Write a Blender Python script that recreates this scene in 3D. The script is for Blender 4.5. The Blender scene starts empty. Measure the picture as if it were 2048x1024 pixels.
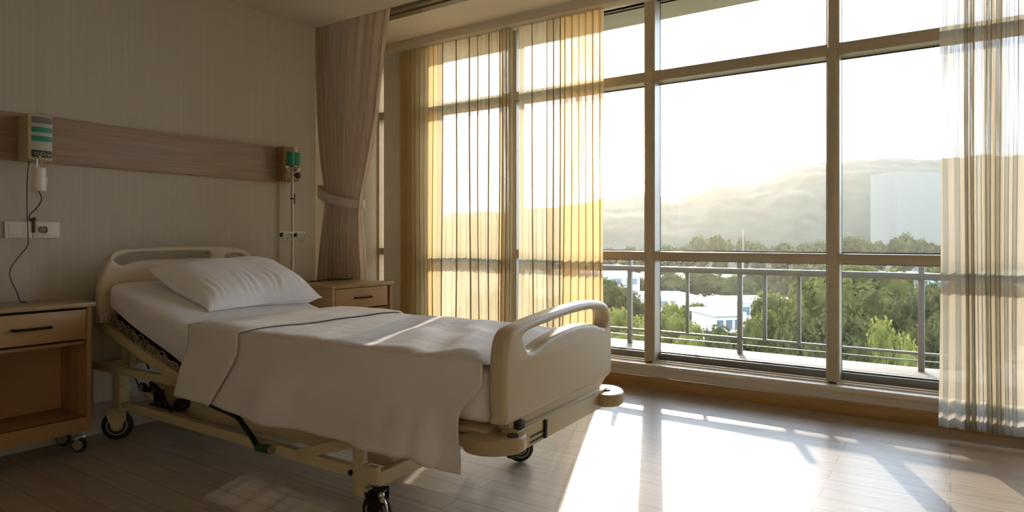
import bpy, bmesh, math, random
from mathutils import Vector, Matrix, noise
R = random.Random(7)
SC = bpy.context.scene
COL = SC.collection
PI = math.pi

# ------------------------------------------------------------------ helpers
def lin(c):
    return tuple(((v / 12.92) if v <= .04045 else ((v + .055) / 1.055) ** 2.4) for v in c)

def rgb(r, g, b):
    return lin((r / 255, g / 255, b / 255)) + (1,)

class MB:
    def __init__(self): self.bm = bmesh.new()
    def _merge(self, t):
        me = bpy.data.meshes.new('tmp'); t.to_mesh(me); t.free()
        self.bm.from_mesh(me); bpy.data.meshes.remove(me); return self
    def box(self, x0, x1, y0, y1, z0, z1, bev=0.0, seg=2, M=None):
        t = bmesh.new(); bmesh.ops.create_cube(t, size=1)
        for v in t.verts:
            v.co = Vector(((x0 + x1) / 2 + v.co.x * (x1 - x0), (y0 + y1) / 2 + v.co.y * (y1 - y0), (z0 + z1) / 2 + v.co.z * (z1 - z0)))
        if bev: bmesh.ops.bevel(t, geom=t.edges[:], offset=bev, segments=seg, affect='EDGES', profile=.5)
        if M is not None: bmesh.ops.transform(t, matrix=M, verts=t.verts)
        return self._merge(t)
    def bar(self, p0, p1, w, h, bev=0.0, upv=(0, 0, 1)):
        p0 = Vector(p0); p1 = Vector(p1); d = p1 - p0; L = d.length; d.normalize()
        upv = Vector(upv); s = d.cross(upv).normalized(); u = s.cross(d).normalized()
        M = Matrix((d, s, u)).transposed().to_4x4(); M.translation = (p0 + p1) / 2
        return self.box(-L / 2, L / 2, -w / 2, w / 2, -h / 2, h / 2, bev, M=M)
    def cyl(self, p0, p1, r0, r1=None, seg=20, bev=0.0):
        if r1 is None: r1 = r0
        p0 = Vector(p0); p1 = Vector(p1); d = p1 - p0
        t = bmesh.new(); bmesh.ops.create_cone(t, cap_ends=True, segments=seg, radius1=r0, radius2=r1, depth=d.length)
        if bev:
            e = [e for e in t.edges if abs(e.verts[0].co.z - e.verts[1].co.z) < 1e-6]
            bmesh.ops.bevel(t, geom=e, offset=bev, segments=3, affect='EDGES', profile=.5)
        M = d.to_track_quat('Z', 'Y').to_matrix().to_4x4(); M.translation = (p0 + p1) / 2
        bmesh.ops.transform(t, matrix=M, verts=t.verts); return self._merge(t)
    def sphere(self, c, r, sc=(1, 1, 1), seg=16):
        t = bmesh.new(); bmesh.ops.create_uvsphere(t, u_segments=seg, v_segments=max(6, seg // 2), radius=r)
        for v in t.verts: v.co = Vector((c[0] + v.co.x * sc[0], c[1] + v.co.y * sc[1], c[2] + v.co.z * sc[2]))
        return self._merge(t)
    def torus(self, c, axis, R0, r, seg=28, sub=8):
        c = Vector(c); q = Vector(axis).to_track_quat('Z', 'Y').to_matrix()
        pts = [c + q @ Vector((R0 * math.cos(2 * PI * i / seg), R0 * math.sin(2 * PI * i / seg), 0)) for i in range(seg)]
        return self.tube(pts, r, sub, closed=True)
    def tube(self, pts, r, seg=10, closed=False):
        pts = [Vector(p) for p in pts]; n = len(pts); bm = self.bm; rings = []
        prev = None
        for i, p in enumerate(pts):
            if closed: d = pts[(i + 1) % n] - pts[i - 1]
            else: d = pts[min(i + 1, n - 1)] - pts[max(i - 1, 0)]
            d.normalize()
            if prev is None:
                a = Vector((0, 0, 1)) if abs(d.z) < .9 else Vector((1, 0, 0)); s = d.cross(a).normalized()
            else:
                s = (prev - d * prev.dot(d)).normalized()
            prev = s; u = d.cross(s); rr = r[i] if isinstance(r, (list, tuple)) else r
            rings.append([bm.verts.new(p + (s * math.cos(2 * PI * k / seg) + u * math.sin(2 * PI * k / seg)) * rr) for k in range(seg)])
        for i in range(n if closed else n - 1):
            a = rings[i]; b = rings[(i + 1) % n]
            for k in range(seg): bm.faces.new((a[k], a[(k + 1) % seg], b[(k + 1) % seg], b[k]))
        if not closed:
            bm.faces.new(rings[0][::-1]); bm.faces.new(rings[-1])
        return self
    def grid(self, nu, nv, fn, closeu=False):
        bm = self.bm
        g = [[bm.verts.new(fn(i / nu, j / nv)) for j in range(nv + 1)] for i in range(nu + (0 if closeu else 1))]
        m = len(g)
        for i in range(nu):
            for j in range(nv):
                bm.faces.new((g[i][j], g[(i + 1) % m][j], g[(i + 1) % m][j + 1], g[i][j + 1]))
        return self
    def prism(self, poly, a0, a1, axis='z', bev=0.0):
        t = bmesh.new()
        def P(p, a): return {'z': (p[0], p[1], a), 'x': (a, p[0], p[1]), 'y': (p[0], a, p[1])}[axis]
        v0 = [t.verts.new(P(p, a0)) for p in poly]; v1 = [t.verts.new(P(p, a1)) for p in poly]
        n = len(poly); t.faces.new(v0[::-1]); t.faces.new(v1)
        for i in range(n): t.faces.new((v0[i], v0[(i + 1) % n], v1[(i + 1) % n], v1[i]))
        bmesh.ops.recalc_face_normals(t, faces=t.faces)
        if bev:
            e = [e for e in t.edges if (e.verts[0] in v0) == (e.verts[1] in v0)]
            bmesh.ops.bevel(t, geom=e, offset=bev, segments=3, affect='EDGES', profile=.5)
        return self._merge(t)
    def build(self, name, mat, parent=None, smooth=35, mods=None, recalc=True):
        if recalc: bmesh.ops.recalc_face_normals(self.bm, faces=self.bm.faces)
        me = bpy.data.meshes.new(name); self.bm.to_mesh(me); self.bm.free()
        me.polygons.foreach_set('use_smooth', [True] * len(me.polygons))
        if smooth < 180: me.set_sharp_from_angle(angle=math.radians(smooth))
        return link(name, me, mat, parent)

def link(name, me, mat, parent=None):
    if mat is not None: me.materials.append(mat)
    o = bpy.data.objects.new(name, me); COL.objects.link(o)
    if parent is not None: o.parent = parent
    return o

def tag(o, label, cat, group=None):
    o['label'] = label; o['category'] = cat
    if group: o['group'] = group
    return o

def thing(name, label, cat, loc=(0, 0, 0), rz=0.0, group=None):
    o = bpy.data.objects.new(name, None); COL.objects.link(o); o.empty_display_size = .1
    o.location = loc; o.rotation_euler = (0, 0, rz)
    return tag(o, label, cat, group)

def struct(o, kind='structure'):
    o['kind'] = kind; return o

def copy_tree(o, loc=None, rz=None, scale=None, label=None, group=None):
    c = o.copy(); COL.objects.link(c)
    if loc is not None: c.location = loc
    if rz is not None: c.rotation_euler = (0, 0, rz)
    if scale is not None: c.scale = scale
    if label: c['label'] = label
    if group: c['group'] = group
    for ch in list(o.children):
        d = ch.copy(); COL.objects.link(d); d.parent = c
        for g in list(ch.children):
            e = g.copy(); COL.objects.link(e); e.parent = d
    return c

def smooth_loop(pts, n=8, closed=True):
    out = []; m = len(pts)
    for i in range(m if closed else m - 1):
        if closed: p = [pts[(i + k - 1) % m] for k in range(4)]
        else: p = [pts[min(max(i + k - 1, 0), m - 1)] for k in range(4)]
        for s in range(n):
            t = s / n
            out.append(tuple(.5 * ((2 * p[1][k]) + (-p[0][k] + p[2][k]) * t + (2 * p[0][k] - 5 * p[1][k] + 4 * p[2][k] - p[3][k]) * t * t + (-p[0][k] + 3 * p[1][k] - 3 * p[2][k] + p[3][k]) * t ** 3) for k in range(len(pts[0]))))
    if not closed: out.append(tuple(pts[-1]))
    return out

def plate(name, loops, x0, x1, bev, mat, parent):
    """a moulded sheet: closed outlines in (y, z), the first one solid, the rest holes, thick from x0 to x1"""
    cu = bpy.data.curves.new('tmp', 'CURVE'); cu.dimensions = '2D'; cu.fill_mode = 'BOTH'
    for lp in loops:
        sp = cu.splines.new('POLY'); sp.points.add(len(lp) - 1); sp.use_cyclic_u = True
        for i, p in enumerate(lp): sp.points[i].co = (p[0], p[1], 0, 1)
    th = (x1 - x0) / 2
    cu.extrude = th - bev; cu.bevel_depth = bev; cu.bevel_resolution = 4; cu.offset = -bev
    o = bpy.data.objects.new('tmp', cu); COL.objects.link(o)
    dg = bpy.context.evaluated_depsgraph_get(); dg.update()
    me = bpy.data.meshes.new_from_object(o.evaluated_get(dg))
    bpy.data.objects.remove(o); bpy.data.curves.remove(cu)
    for v in me.vertices:
        a, b, c = v.co; v.co = ((x0 + x1) / 2 + c, a, b)
    me.name = name; me.materials.clear()
    bm = bmesh.new(); bm.from_mesh(me); bmesh.ops.remove_doubles(bm, verts=bm.verts, dist=1e-5)
    bmesh.ops.recalc_face_normals(bm, faces=bm.faces); bm.to_mesh(me); bm.free()
    me.polygons.foreach_set('use_smooth', [True] * len(me.polygons)); me.set_sharp_from_angle(angle=math.radians(40))
    return link(name, me, mat, parent)

# ------------------------------------------------------------------ materials
def newmat(name):
    m = bpy.data.materials.new(name); m.use_nodes = True; nt = m.node_tree
    return m, nt, nt.nodes['Principled BSDF']

def N(nt, typ, **kw):
    n = nt.nodes.new(typ)
    for k, v in kw.items(): setattr(n, k, v)
    return n

def mat(name, col, rough=.5, metal=0.0, spec=.5, var=.12, vscale=(6, 6, 6), bump=0.0, bscale=(200, 200, 200), detail=4, coat=0.0, col2=None, dist=.002):
    m, nt, b = newmat(name)
    tc = N(nt, 'ShaderNodeTexCoord'); mp = N(nt, 'ShaderNodeMapping'); mp.inputs['Scale'].default_value = vscale
    nt.links.new(tc.outputs['Object'], mp.inputs['Vector'])
    nz = N(nt, 'ShaderNodeTexNoise'); nz.inputs['Scale'].default_value = 1; nz.inputs['Detail'].default_value = detail
    nt.links.new(mp.outputs[0], nz.inputs['Vector'])
    rp = N(nt, 'ShaderNodeValToRGB'); rp.color_ramp.elements[0].position = .3; rp.color_ramp.elements[1].position = .7
    c2 = col2 if col2 else tuple(v * (1 - var) for v in col[:3]) + (1,)
    rp.color_ramp.elements[0].color = c2; rp.color_ramp.elements[1].color = tuple(min(1, v * (1 + (0 if col2 else var * .5))) for v in col[:3]) + (1,)
    nt.links.new(nz.outputs['Fac'], rp.inputs[0]); nt.links.new(rp.outputs[0], b.inputs['Base Color'])
    b.inputs['Roughness'].default_value = rough; b.inputs['Metallic'].default_value = metal
    b.inputs['Specular IOR Level'].default_value = spec; b.inputs['Coat Weight'].default_value = coat
    if bump:
        mp2 = N(nt, 'ShaderNodeMapping'); mp2.inputs['Scale'].default_value = bscale
        nt.links.new(tc.outputs['Object'], mp2.inputs['Vector'])
        n2 = N(nt, 'ShaderNodeTexNoise'); n2.inputs['Scale'].default_value = 1; n2.inputs['Detail'].default_value = 3
        nt.links.new(mp2.outputs[0], n2.inputs['Vector'])
        bp = N(nt, 'ShaderNodeBump'); bp.inputs['Strength'].default_value = bump; bp.inputs['Distance'].default_value = dist
        nt.links.new(n2.outputs['Fac'], bp.inputs['Height']); nt.links.new(bp.outputs[0], b.inputs['Normal'])
    return m

M = {}
M['ceiling'] = mat('ceiling_paint', rgb(206, 197, 184), .8, var=.03, vscale=(1, 1, 1))
M['recess'] = mat('recess_paint', rgb(236, 228, 212), .8, var=.03, vscale=(1, 1, 1))
M['trim'] = mat('trim_paint', rgb(222, 212, 194), .6, var=.04, vscale=(2, 2, 2))
M['wallstrip'] = mat('window_wall_paint', rgb(236, 230, 218), .6, var=.04, vscale=(3, 3, 3))
M['track'] = mat('curtain_track_grey', rgb(128, 118, 100), .45, metal=.3, var=.05)
M['alu'] = mat('bronze_aluminium', rgb(196, 184, 162), .38, metal=.2, var=.05, vscale=(3, 3, 20))
M['aluin'] = mat('frame_inner_cream', rgb(226, 216, 198), .4, metal=.15, var=.04)
M['gasket'] = mat('rubber_gasket', rgb(70, 62, 52), .6, var=.1)
M['sashgrey'] = mat('grey_sash', rgb(132, 136, 138), .45, metal=.2, var=.05)
M['basewood'] = mat('baseboard_wood', rgb(196, 158, 106), .4, var=.3, vscale=(2, 30, 40), col2=rgb(170, 130, 82))
M['cabinet'] = mat('cabinet_wood', rgb(184, 150, 106), .42, vscale=(14, 3, 2.2), detail=6, col2=rgb(164, 130, 88), bump=.06, bscale=(90, 20, 12))
M['cabinet_top'] = mat('cabinet_top_wood', rgb(178, 148, 108), .3, vscale=(3, 14, 8), detail=6, col2=rgb(158, 128, 88), coat=.15)
M['panelwood'] = mat('wall_panel_wood', rgb(164, 138, 114), .45, vscale=(10, 1.6, 60), detail=6, col2=rgb(140, 114, 92), bump=.05, bscale=(50, 8, 260))
M['black'] = mat('black_metal', rgb(32, 29, 27), .35, metal=.4)
M['rubber'] = mat('black_rubber', rgb(26, 25, 24), .6)
M['hub'] = mat('grey_hub', rgb(150, 146, 138), .4)
M['chrome'] = mat('chrome', rgb(205, 200, 190), .16, metal=1, var=.03)
M['steel'] = mat('brushed_steel', rgb(176, 168, 152), .32, metal=.85, var=.05)
M['bedplastic'] = mat('bed_moulded_plastic', rgb(200, 186, 160), .42, var=.03, vscale=(3, 3, 3), bump=.04, bscale=(500, 500, 500), dist=.0006)
M['bumper'] = mat('bumper_plastic', rgb(176, 158, 124), .4, var=.04)
M['bedmetal'] = mat('bed_enamel', rgb(200, 186, 152), .42, var=.05, vscale=(4, 4, 4))
M['dark'] = mat('dark_mesh', rgb(44, 38, 32), .6)
M['sheet'] = mat('fitted_sheet', rgb(238, 236, 237), .85, spec=.2, var=.03, bump=.25, bscale=(9, 9, 9), dist=.01)
M['pillow'] = mat('pillow_cotton', rgb(246, 246, 250), .8, spec=.25, var=.02, bump=.15, bscale=(30, 30, 30), dist=.006)
M['blanket'] = mat('flat_sheet_cotton', rgb(232, 228, 227), .85, spec=.2, var=.04, vscale=(4, 4, 4), bump=.3, bscale=(7, 16, 10), dist=.012)
M['cuff'] = mat('folded_sheet_cotton', rgb(233, 228, 223), .85, spec=.2, var=.03, bump=.25, bscale=(12, 12, 10), dist=.01)
M['drape'] = mat('taupe_drape', rgb(242, 229, 216), .9, spec=.15, var=.06, vscale=(40, 40, 4), bump=.2, bscale=(600, 600, 600), dist=.001)
M['tieback'] = mat('tieback_cloth', rgb(226, 213, 203), .9, spec=.15, var=.05, bump=.2, bscale=(600, 600, 600), dist=.001)
M['white'] = mat('white_plastic', rgb(226, 220, 208), .4, var=.03)
M['boxbeige'] = mat('box_beige', rgb(188, 172, 140), .5, var=.04)
M['boxtan'] = mat('box_tan', rgb(150, 118, 74), .45, var=.08)
M['green'] = mat('green_label', rgb(16, 128, 92), .4, var=.1)
M['greydark'] = mat('grey_label', rgb(112, 110, 104), .45, var=.35, vscale=(8, 8, 300))
M['silver'] = mat('silver_label', rgb(176, 172, 158), .4, metal=.2, var=.06)
M['greenplastic'] = mat('green_grip', rgb(38, 74, 58), .4)
M['greenblack'] = mat('dark_green_panel', rgb(52, 66, 56), .4, var=.3, vscale=(80, 80, 80))
M['cord'] = mat('brown_cord', rgb(86, 72, 54), .6)
M['paleline'] = mat('pale_cord', rgb(196, 180, 146), .6)
M['terrace'] = mat('terrace_paving', rgb(104, 89, 70), .7, var=.08, vscale=(5, 5, 5))
M['rail'] = mat('railing_metal', rgb(128, 124, 114), .4, metal=.15, var=.05)
M['concrete'] = mat('overhang_concrete', rgb(186, 176, 156), .8, var=.06)
M['ground'] = mat('valley_ground', rgb(96, 98, 62), .9, vscale=(.15, .15, .15), col2=rgb(150, 136, 104))
M['hill'] = mat('hill_forest', rgb(70, 70, 56), .95, vscale=(.12, .12, .12), detail=8, col2=rgb(50, 52, 40), spec=.1)
M['bark'] = mat('tree_bark', rgb(92, 76, 58), .9)
M['bldg_white'] = mat('white_render', rgb(226, 222, 214), .8, var=.06)
M['bldg_blue'] = mat('pale_blue_facade', rgb(172, 190, 202), .6, var=.05)
M['bldg_pale'] = mat('pale_facade', rgb(116, 113, 102), .8, var=.04)
M['roof'] = mat('pale_roof', rgb(214, 214, 218), .6, var=.05)
M['winglass'] = mat('dark_window', rgb(96, 112, 124), .2, var=.1)
M['lampw'] = mat('lamp_head_white', rgb(232, 230, 222), .5)

def add_translucency(m, fac):
    nt = m.node_tree; b = nt.nodes['Principled BSDF']; t = N(nt, 'ShaderNodeBsdfTranslucent'); mx = N(nt, 'ShaderNodeMixShader'); mx.inputs[0].default_value = fac
    nt.links.new(b.inputs['Base Color'].links[0].from_socket, t.inputs[0])
    nt.links.new(b.outputs[0], mx.inputs[1]); nt.links.new(t.outputs[0], mx.inputs[2]); nt.links.new(mx.outputs[0], nt.nodes['Material Output'].inputs['Surface'])
add_translucency(M['drape'], .28)

def foliage(name, c1, c2):
    m, nt, b = newmat(name); nt.nodes.remove(b)
    out = nt.nodes['Material Output']
    oi = N(nt, 'ShaderNodeTexCoord'); nz = N(nt, 'ShaderNodeTexNoise'); nz.inputs['Scale'].default_value = .9; nz.inputs['Detail'].default_value = 3
    nt.links.new(oi.outputs['Object'], nz.inputs['Vector'])
    rp = N(nt, 'ShaderNodeValToRGB'); rp.color_ramp.elements[0].position = .35; rp.color_ramp.elements[1].position = .65
    rp.color_ramp.elements[0].color = c1; rp.color_ramp.elements[1].color = c2
    nt.links.new(nz.outputs['Fac'], rp.inputs[0])
    d = N(nt, 'ShaderNodeBsdfDiffuse'); t = N(nt, 'ShaderNodeBsdfTranslucent'); mx = N(nt, 'ShaderNodeMixShader'); mx.inputs[0].default_value = .45
    nt.links.new(rp.outputs[0], d.inputs[0]); nt.links.new(rp.outputs[0], t.inputs[0])
    nt.links.new(d.outputs[0], mx.inputs[1]); nt.links.new(t.outputs[0], mx.inputs[2]); nt.links.new(mx.outputs[0], out.inputs[0])
    return m
M['leaf_a'] = foliage('leaves_green', rgb(74, 76, 40), rgb(112, 108, 60))
M['leaf_b'] = foliage('leaves_olive', rgb(66, 68, 40), rgb(98, 94, 56))
M['leaf_c'] = foliage('leaves_bright', rgb(98, 100, 48), rgb(136, 130, 70))

def wallpaper():
    m, nt, b = newmat('ribbed_wallpaper')
    tc = N(nt, 'ShaderNodeTexCoord')
    mp = N(nt, 'ShaderNodeMapping'); mp.inputs['Scale'].default_value = (1, 60, .8)
    nt.links.new(tc.outputs['Object'], mp.inputs[0])
    nz = N(nt, 'ShaderNodeTexNoise'); nz.inputs['Scale'].default_value = 1; nz.inputs['Detail'].default_value = 5; nz.inputs['Roughness'].default_value = .7
    nt.links.new(mp.outputs[0], nz.inputs['Vector'])
    rp = N(nt, 'ShaderNodeValToRGB'); rp.color_ramp.elements[0].position = .3; rp.color_ramp.elements[1].position = .7
    rp.color_ramp.elements[0].color = rgb(188, 181, 166); rp.color_ramp.elements[1].color = rgb(197, 191, 177)
    nt.links.new(nz.outputs['Fac'], rp.inputs[0])
    # seams between the rolls
    sp = N(nt, 'ShaderNodeSeparateXYZ'); nt.links.new(tc.outputs['Object'], sp.inputs[0])
    md = N(nt, 'ShaderNodeMath', operation='MODULO'); ad = N(nt, 'ShaderNodeMath', operation='ADD'); ad.inputs[1].default_value = 20.33
    nt.links.new(sp.outputs['Y'], ad.inputs[0]); nt.links.new(ad.outputs[0], md.inputs[0]); md.inputs[1].default_value = .53
    lt = N(nt, 'ShaderNodeMath', operation='LESS_THAN'); lt.inputs[1].default_value = .003; nt.links.new(md.outputs[0], lt.inputs[0])
    mx = N(nt, 'ShaderNodeMixRGB'); mx.inputs['Color2'].default_value = rgb(150, 138, 108)
    mm = N(nt, 'ShaderNodeMath', operation='MULTIPLY'); mm.inputs[1].default_value = .3; nt.links.new(lt.outputs[0], mm.inputs[0])
    nt.links.new(mm.outputs[0], mx.inputs['Fac']); nt.links.new(rp.outputs[0], mx.inputs['Color1'])
    nt.links.new(mx.outputs[0], b.inputs['Base Color'])
    b.inputs['Roughness'].default_value = .75; b.inputs['Specular IOR Level'].default_value = .25
    bp = N(nt, 'ShaderNodeBump'); bp.inputs['Strength'].default_value = .25; bp.inputs['Distance'].default_value = .002
    nt.links.new(nz.outputs['Fac'], bp.inputs['Height']); nt.links.new(bp.outputs[0], b.inputs['Normal'])
    return m
M['wallpaper'] = wallpaper()

def floormat():
    m, nt, b = newmat('vinyl_plank_floor')
    tc = N(nt, 'ShaderNodeTexCoord')
    bk = N(nt, 'ShaderNodeTexBrick'); bk.offset = .37; bk.inputs['Scale'].default_value = 1
    bk.inputs['Brick Width'].default_value = 1.25; bk.inputs['Row Height'].default_value = .125
    bk.inputs['Mortar Size'].default_value = .0016; bk.inputs['Mortar Smooth'].default_value = .1
    bk.inputs['Color1'].default_value = rgb(186, 173, 156); bk.inputs['Color2'].default_value = rgb(176, 162, 144); bk.inputs['Mortar'].default_value = rgb(124, 104, 80)
    nt.links.new(tc.outputs['Object'], bk.inputs['Vector'])
    mp = N(nt, 'ShaderNodeMapping'); mp.inputs['Scale'].default_value = (2.2, 40, 1); nt.links.new(tc.outputs['Object'], mp.inputs[0])
    nz = N(nt, 'ShaderNodeTexNoise'); nz.inputs['Scale'].default_value = 1; nz.inputs['Detail'].default_value = 6; nt.links.new(mp.outputs[0], nz.inputs['Vector'])
    rp = N(nt, 'ShaderNodeValToRGB'); rp.color_ramp.elements[0].position = .3; rp.color_ramp.elements[1].position = .72
    rp.color_ramp.elements[0].color = (.72, .70, .68, 1); rp.color_ramp.elements[1].color = (1, 1, 1, 1)
    nt.links.new(nz.outputs['Fac'], rp.inputs[0])
    mx = N(nt, 'ShaderNodeMixRGB', blend_type='MULTIPLY'); mx.inputs[0].default_value = 1
    nt.links.new(bk.outputs['Color'], mx.inputs['Color1']); nt.links.new(rp.outputs[0], mx.inputs['Color2'])
    nt.links.new(mx.outputs[0], b.inputs['Base Color'])
    rr = N(nt, 'ShaderNodeMapRange'); rr.inputs['To Min'].default_value = .28; rr.inputs['To Max'].default_value = .40
    nt.links.new(nz.outputs['Fac'], rr.inputs['Value']); nt.links.new(rr.outputs[0], b.inputs['Roughness'])
    b.inputs['Specular IOR Level'].default_value = .45
    bp = N(nt, 'ShaderNodeBump'); bp.inputs['Strength'].default_value = .12; bp.inputs['Distance'].default_value = .002
    nt.links.new(bk.outputs['Fac'], bp.inputs['Height']); bp.invert = True; nt.links.new(bp.outputs[0], b.inputs['Normal'])
    return m
M['floor'] = floormat()

def glassmat():
    m, nt, b = newmat('window_glass'); nt.nodes.remove(b); out = nt.nodes['Material Output']
    t = N(nt, 'ShaderNodeBsdfTransparent'); t.inputs[0].default_value = (.97, .98, .97, 1)
    g = N(nt, 'ShaderNodeBsdfGlossy'); g.inputs['Roughness'].default_value = .02
    fr = N(nt, 'ShaderNodeFresnel'); fr.inputs['IOR'].default_value = 1.35
    mx = N(nt, 'ShaderNodeMixShader'); nt.links.new(fr.outputs[0], mx.inputs[0]); nt.links.new(t.outputs[0], mx.inputs[1]); nt.links.new(g.outputs[0], mx.inputs[2])
    nt.links.new(mx.outputs[0], out.inputs[0]); return m
M['glass'] = glassmat()

def sheer(name, col, tr, opac):
    """woven voile: open weave lets light straight through, the threads scatter and glow"""
    m, nt, b = newmat(name); nt.nodes.remove(b); out = nt.nodes['Material Output']
    tc = N(nt, 'ShaderNodeTexCoord'); mp = N(nt, 'ShaderNodeMapping'); mp.inputs['Scale'].default_value = (160, 160, 3)
    nt.links.new(tc.outputs['Object'], mp.inputs[0])
    nz = N(nt, 'ShaderNodeTexNoise'); nz.inputs['Scale'].default_value = 1; nz.inputs['Detail'].default_value = 3; nt.links.new(mp.outputs[0], nz.inputs['Vector'])
    rr = N(nt, 'ShaderNodeMapRange'); rr.inputs['From Min'].default_value = .3; rr.inputs['From Max'].default_value = .7
    rr.inputs['To Min'].default_value = opac - .08; rr.inputs['To Max'].default_value = opac + .08
    nt.links.new(nz.outputs['Fac'], rr.inputs['Value'])
    t = N(nt, 'ShaderNodeBsdfTransparent'); d = N(nt, 'ShaderNodeBsdfDiffuse'); l = N(nt, 'ShaderNodeBsdfTranslucent')
    d.inputs[0].default_value = col; l.inputs[0].default_value = tr
    m1 = N(nt, 'ShaderNodeMixShader'); m1.inputs[0].default_value = .74
    nt.links.new(d.outputs[0], m1.inputs[1]); nt.links.new(l.outputs[0], m1.inputs[2])
    m2 = N(nt, 'ShaderNodeMixShader'); nt.links.new(rr.outputs[0], m2.inputs[0]); nt.links.new(t.outputs[0], m2.inputs[1]); nt.links.new(m1.outputs[0], m2.inputs[2])
    nt.links.new(m2.outputs[0], out.inputs[0]); return m
M['sheer_l'] = sheer('gold_voile', rgb(202, 194, 172), rgb(196, 182, 150), .84)
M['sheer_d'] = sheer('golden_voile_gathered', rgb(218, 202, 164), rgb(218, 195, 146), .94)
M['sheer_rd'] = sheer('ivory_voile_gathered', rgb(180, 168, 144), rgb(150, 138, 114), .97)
M['sheer_r'] = sheer('ivory_voile', rgb(184, 176, 162), rgb(166, 157, 140), .89)
M['sheer_hem'] = sheer('ivory_voile_hem', rgb(190, 183, 172), rgb(186, 178, 164), .93)

# ------------------------------------------------------------------ camera (level, eye height 1.1 m)
FPX, YAW = 1292.0, .59605
cd = bpy.data.cameras.new('camera'); cam = bpy.data.objects.new('camera', cd); COL.objects.link(cam)
cd.sensor_width = 36; cd.lens = FPX / 2048 * 36; cd.shift_y = -(512 - 475.5) / 2048; cd.clip_end = 2000; cd.clip_start = .05
cam.location = (0, 0, 1.1); cam.rotation_euler = (PI / 2, 0, YAW)
SC.camera = cam
FW = Vector((-math.sin(YAW), math.cos(YAW), 0)); RT = Vector((math.cos(YAW), math.sin(YAW), 0))
def away(t, D):   # a spot out in the valley: bearing tangent t off the view axis, D metres deep
    p = FW * D + RT * (t * D); return p.x, p.y

# ------------------------------------------------------------------ room shell
LW, YW, CZ, RZ = -3.95, 4.48, 2.67, 2.87     # headboard wall, window wall, ceiling, recess ceiling
AL = -4.68                                    # side wall of the window bay
XR, YB = 1.75, -1.7                           # walls behind and right of the camera
def sbox(name, m, *a, bev=0.0):
    return struct(MB().box(*a, bev).build(name, m))
sbox('floor', M['floor'], AL - .1, XR + .1, YB - .1, 4.62, -.12, 0)
sbox('ceiling', M['ceiling'], LW - .1, XR + .1, YB - .1, 3.18, CZ, CZ + .24)
sbox('trim_1', M['recess'], AL - .1, XR + .1, 3.18, 4.62, RZ, RZ + .04)       # ceiling of the curtain recess
sbox('wall_left', M['wallpaper'], LW - .12, LW, YB, 3.19, 0, CZ)
sbox('wall_left_return', M['wallstrip'], AL, LW - .12, 3.07, 3.19, 0, RZ)
sbox('wall_bay', M['wallstrip'], AL - .1, AL, 3.07, 4.7, 0, RZ)
sbox('wall_right', M['wallstrip'], XR, XR + .1, YB, 4.7, 0, RZ)
sbox('wall_back', M['wallstrip'], AL, XR, YB - .1, YB, 0, CZ)
sbox('wall_window', M['wallstrip'], AL, XR, 4.50, 4.62, 0, .145)
sbox('baseboard_window', M['basewood'], AL, XR, 4.48, 4.50, 0, .083, bev=.002)
sbox('trim_2', M['trim'], AL, XR, 4.25, 4.40, 2.80, RZ, bev=.003)               # fascia that hides the voile track
tr = MB().box(AL, XR, 3.60, 3.75, 2.845, RZ).box(AL, XR, 3.66, 3.68, 2.835, 2.85).build('trim_3', M['track']); struct(tr)

# window_1: one long glazed wall, mullions, transom, mid rail, sill, panes
win = bpy.data.objects.new('window_1', None); COL.objects.link(win); struct(win)
def part(name, mb, m, p=win): return mb.build(name, m, p)
ZT0, ZT1, ZM0, ZM1, WH = 2.256, 2.332, .935, .998, 2.92
mull = [(-3.109, -3.05), (-1.878, -1.819), (-.645, -.592), (.588, .647)]
part('sill', MB().box(AL, XR, 4.455, 4.545, .142, .176, .003).box(AL, XR, 4.53, 4.63, .14, .186, .002).box(AL, XR, 4.555, 4.575, .18, .196, .002), M['aluin'])
part('sash_rail', MB().box(AL, XR, 4.62, 4.665, .17, .236, .003), M['sashgrey'])
part('head', MB().box(AL, XR, 4.53, 4.70, WH - .05, WH + .1), M['alu'])
part('jamb', MB().box(AL, -4.655, 4.53, 4.70, .17, WH), M['alu'])
part('pier', MB().box(-4.59, -3.98, 4.53, 4.70, .17, WH), M['wallstrip'])
for a, b in mull:
    part('mullion', MB().box(a, b, 4.53, 4.69, .17, WH, .002), M['alu'])
    part('mullion_lining', MB().box(b, b + .012, 4.545, 4.66, .19, WH).box(a - .012, a, 4.545, 4.66, .19, WH), M['aluin'])
edges = [-4.655] + [v for ab in mull for v in ab] + [XR]
bays = [(-4.655, -4.59), (-3.98, -3.109), (-3.05, -1.878), (-1.819, -.645), (-.592, .588), (.647, XR)]
for a, b in bays:
    part('transom', MB().box(a, b, 4.532, 4.67, ZT0, ZT1, .002), M['alu'])
    part('mid_rail', MB().box(a, b, 4.532, 4.67, ZM0, ZM1, .002), M['alu'])
    for z0, z1 in ((.236, ZM0), (ZM1, ZT0), (ZT1, WH - .05)):
        part('glass_pane', MB().box(a + .004, b - .004, 4.662, 4.667, z0 + .004, z1 - .004), M['glass'])
        if b - a > .2:
            e = .014
            g = MB().box(a + .0, a + e, 4.652, 4.66, z0, z1).box(b - e, b, 4.652, 4.66, z0, z1).box(a, b, 4.652, 4.66, z0, z0 + .008).box(a, b, 4.652, 4.66, z1 - .008, z1)
            part('gasket', g, M['gasket'])

# ------------------------------------------------------------------ wall panel, wall units, sockets
wp = MB().box(LW, LW + .022, -1.0, 2.84, 1.493, 1.738, .002).build('wall_panel', M['panelwood'])
tag(wp, 'long brown wood-grain panel strip fixed across the headboard wall', 'wall panel')

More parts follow.
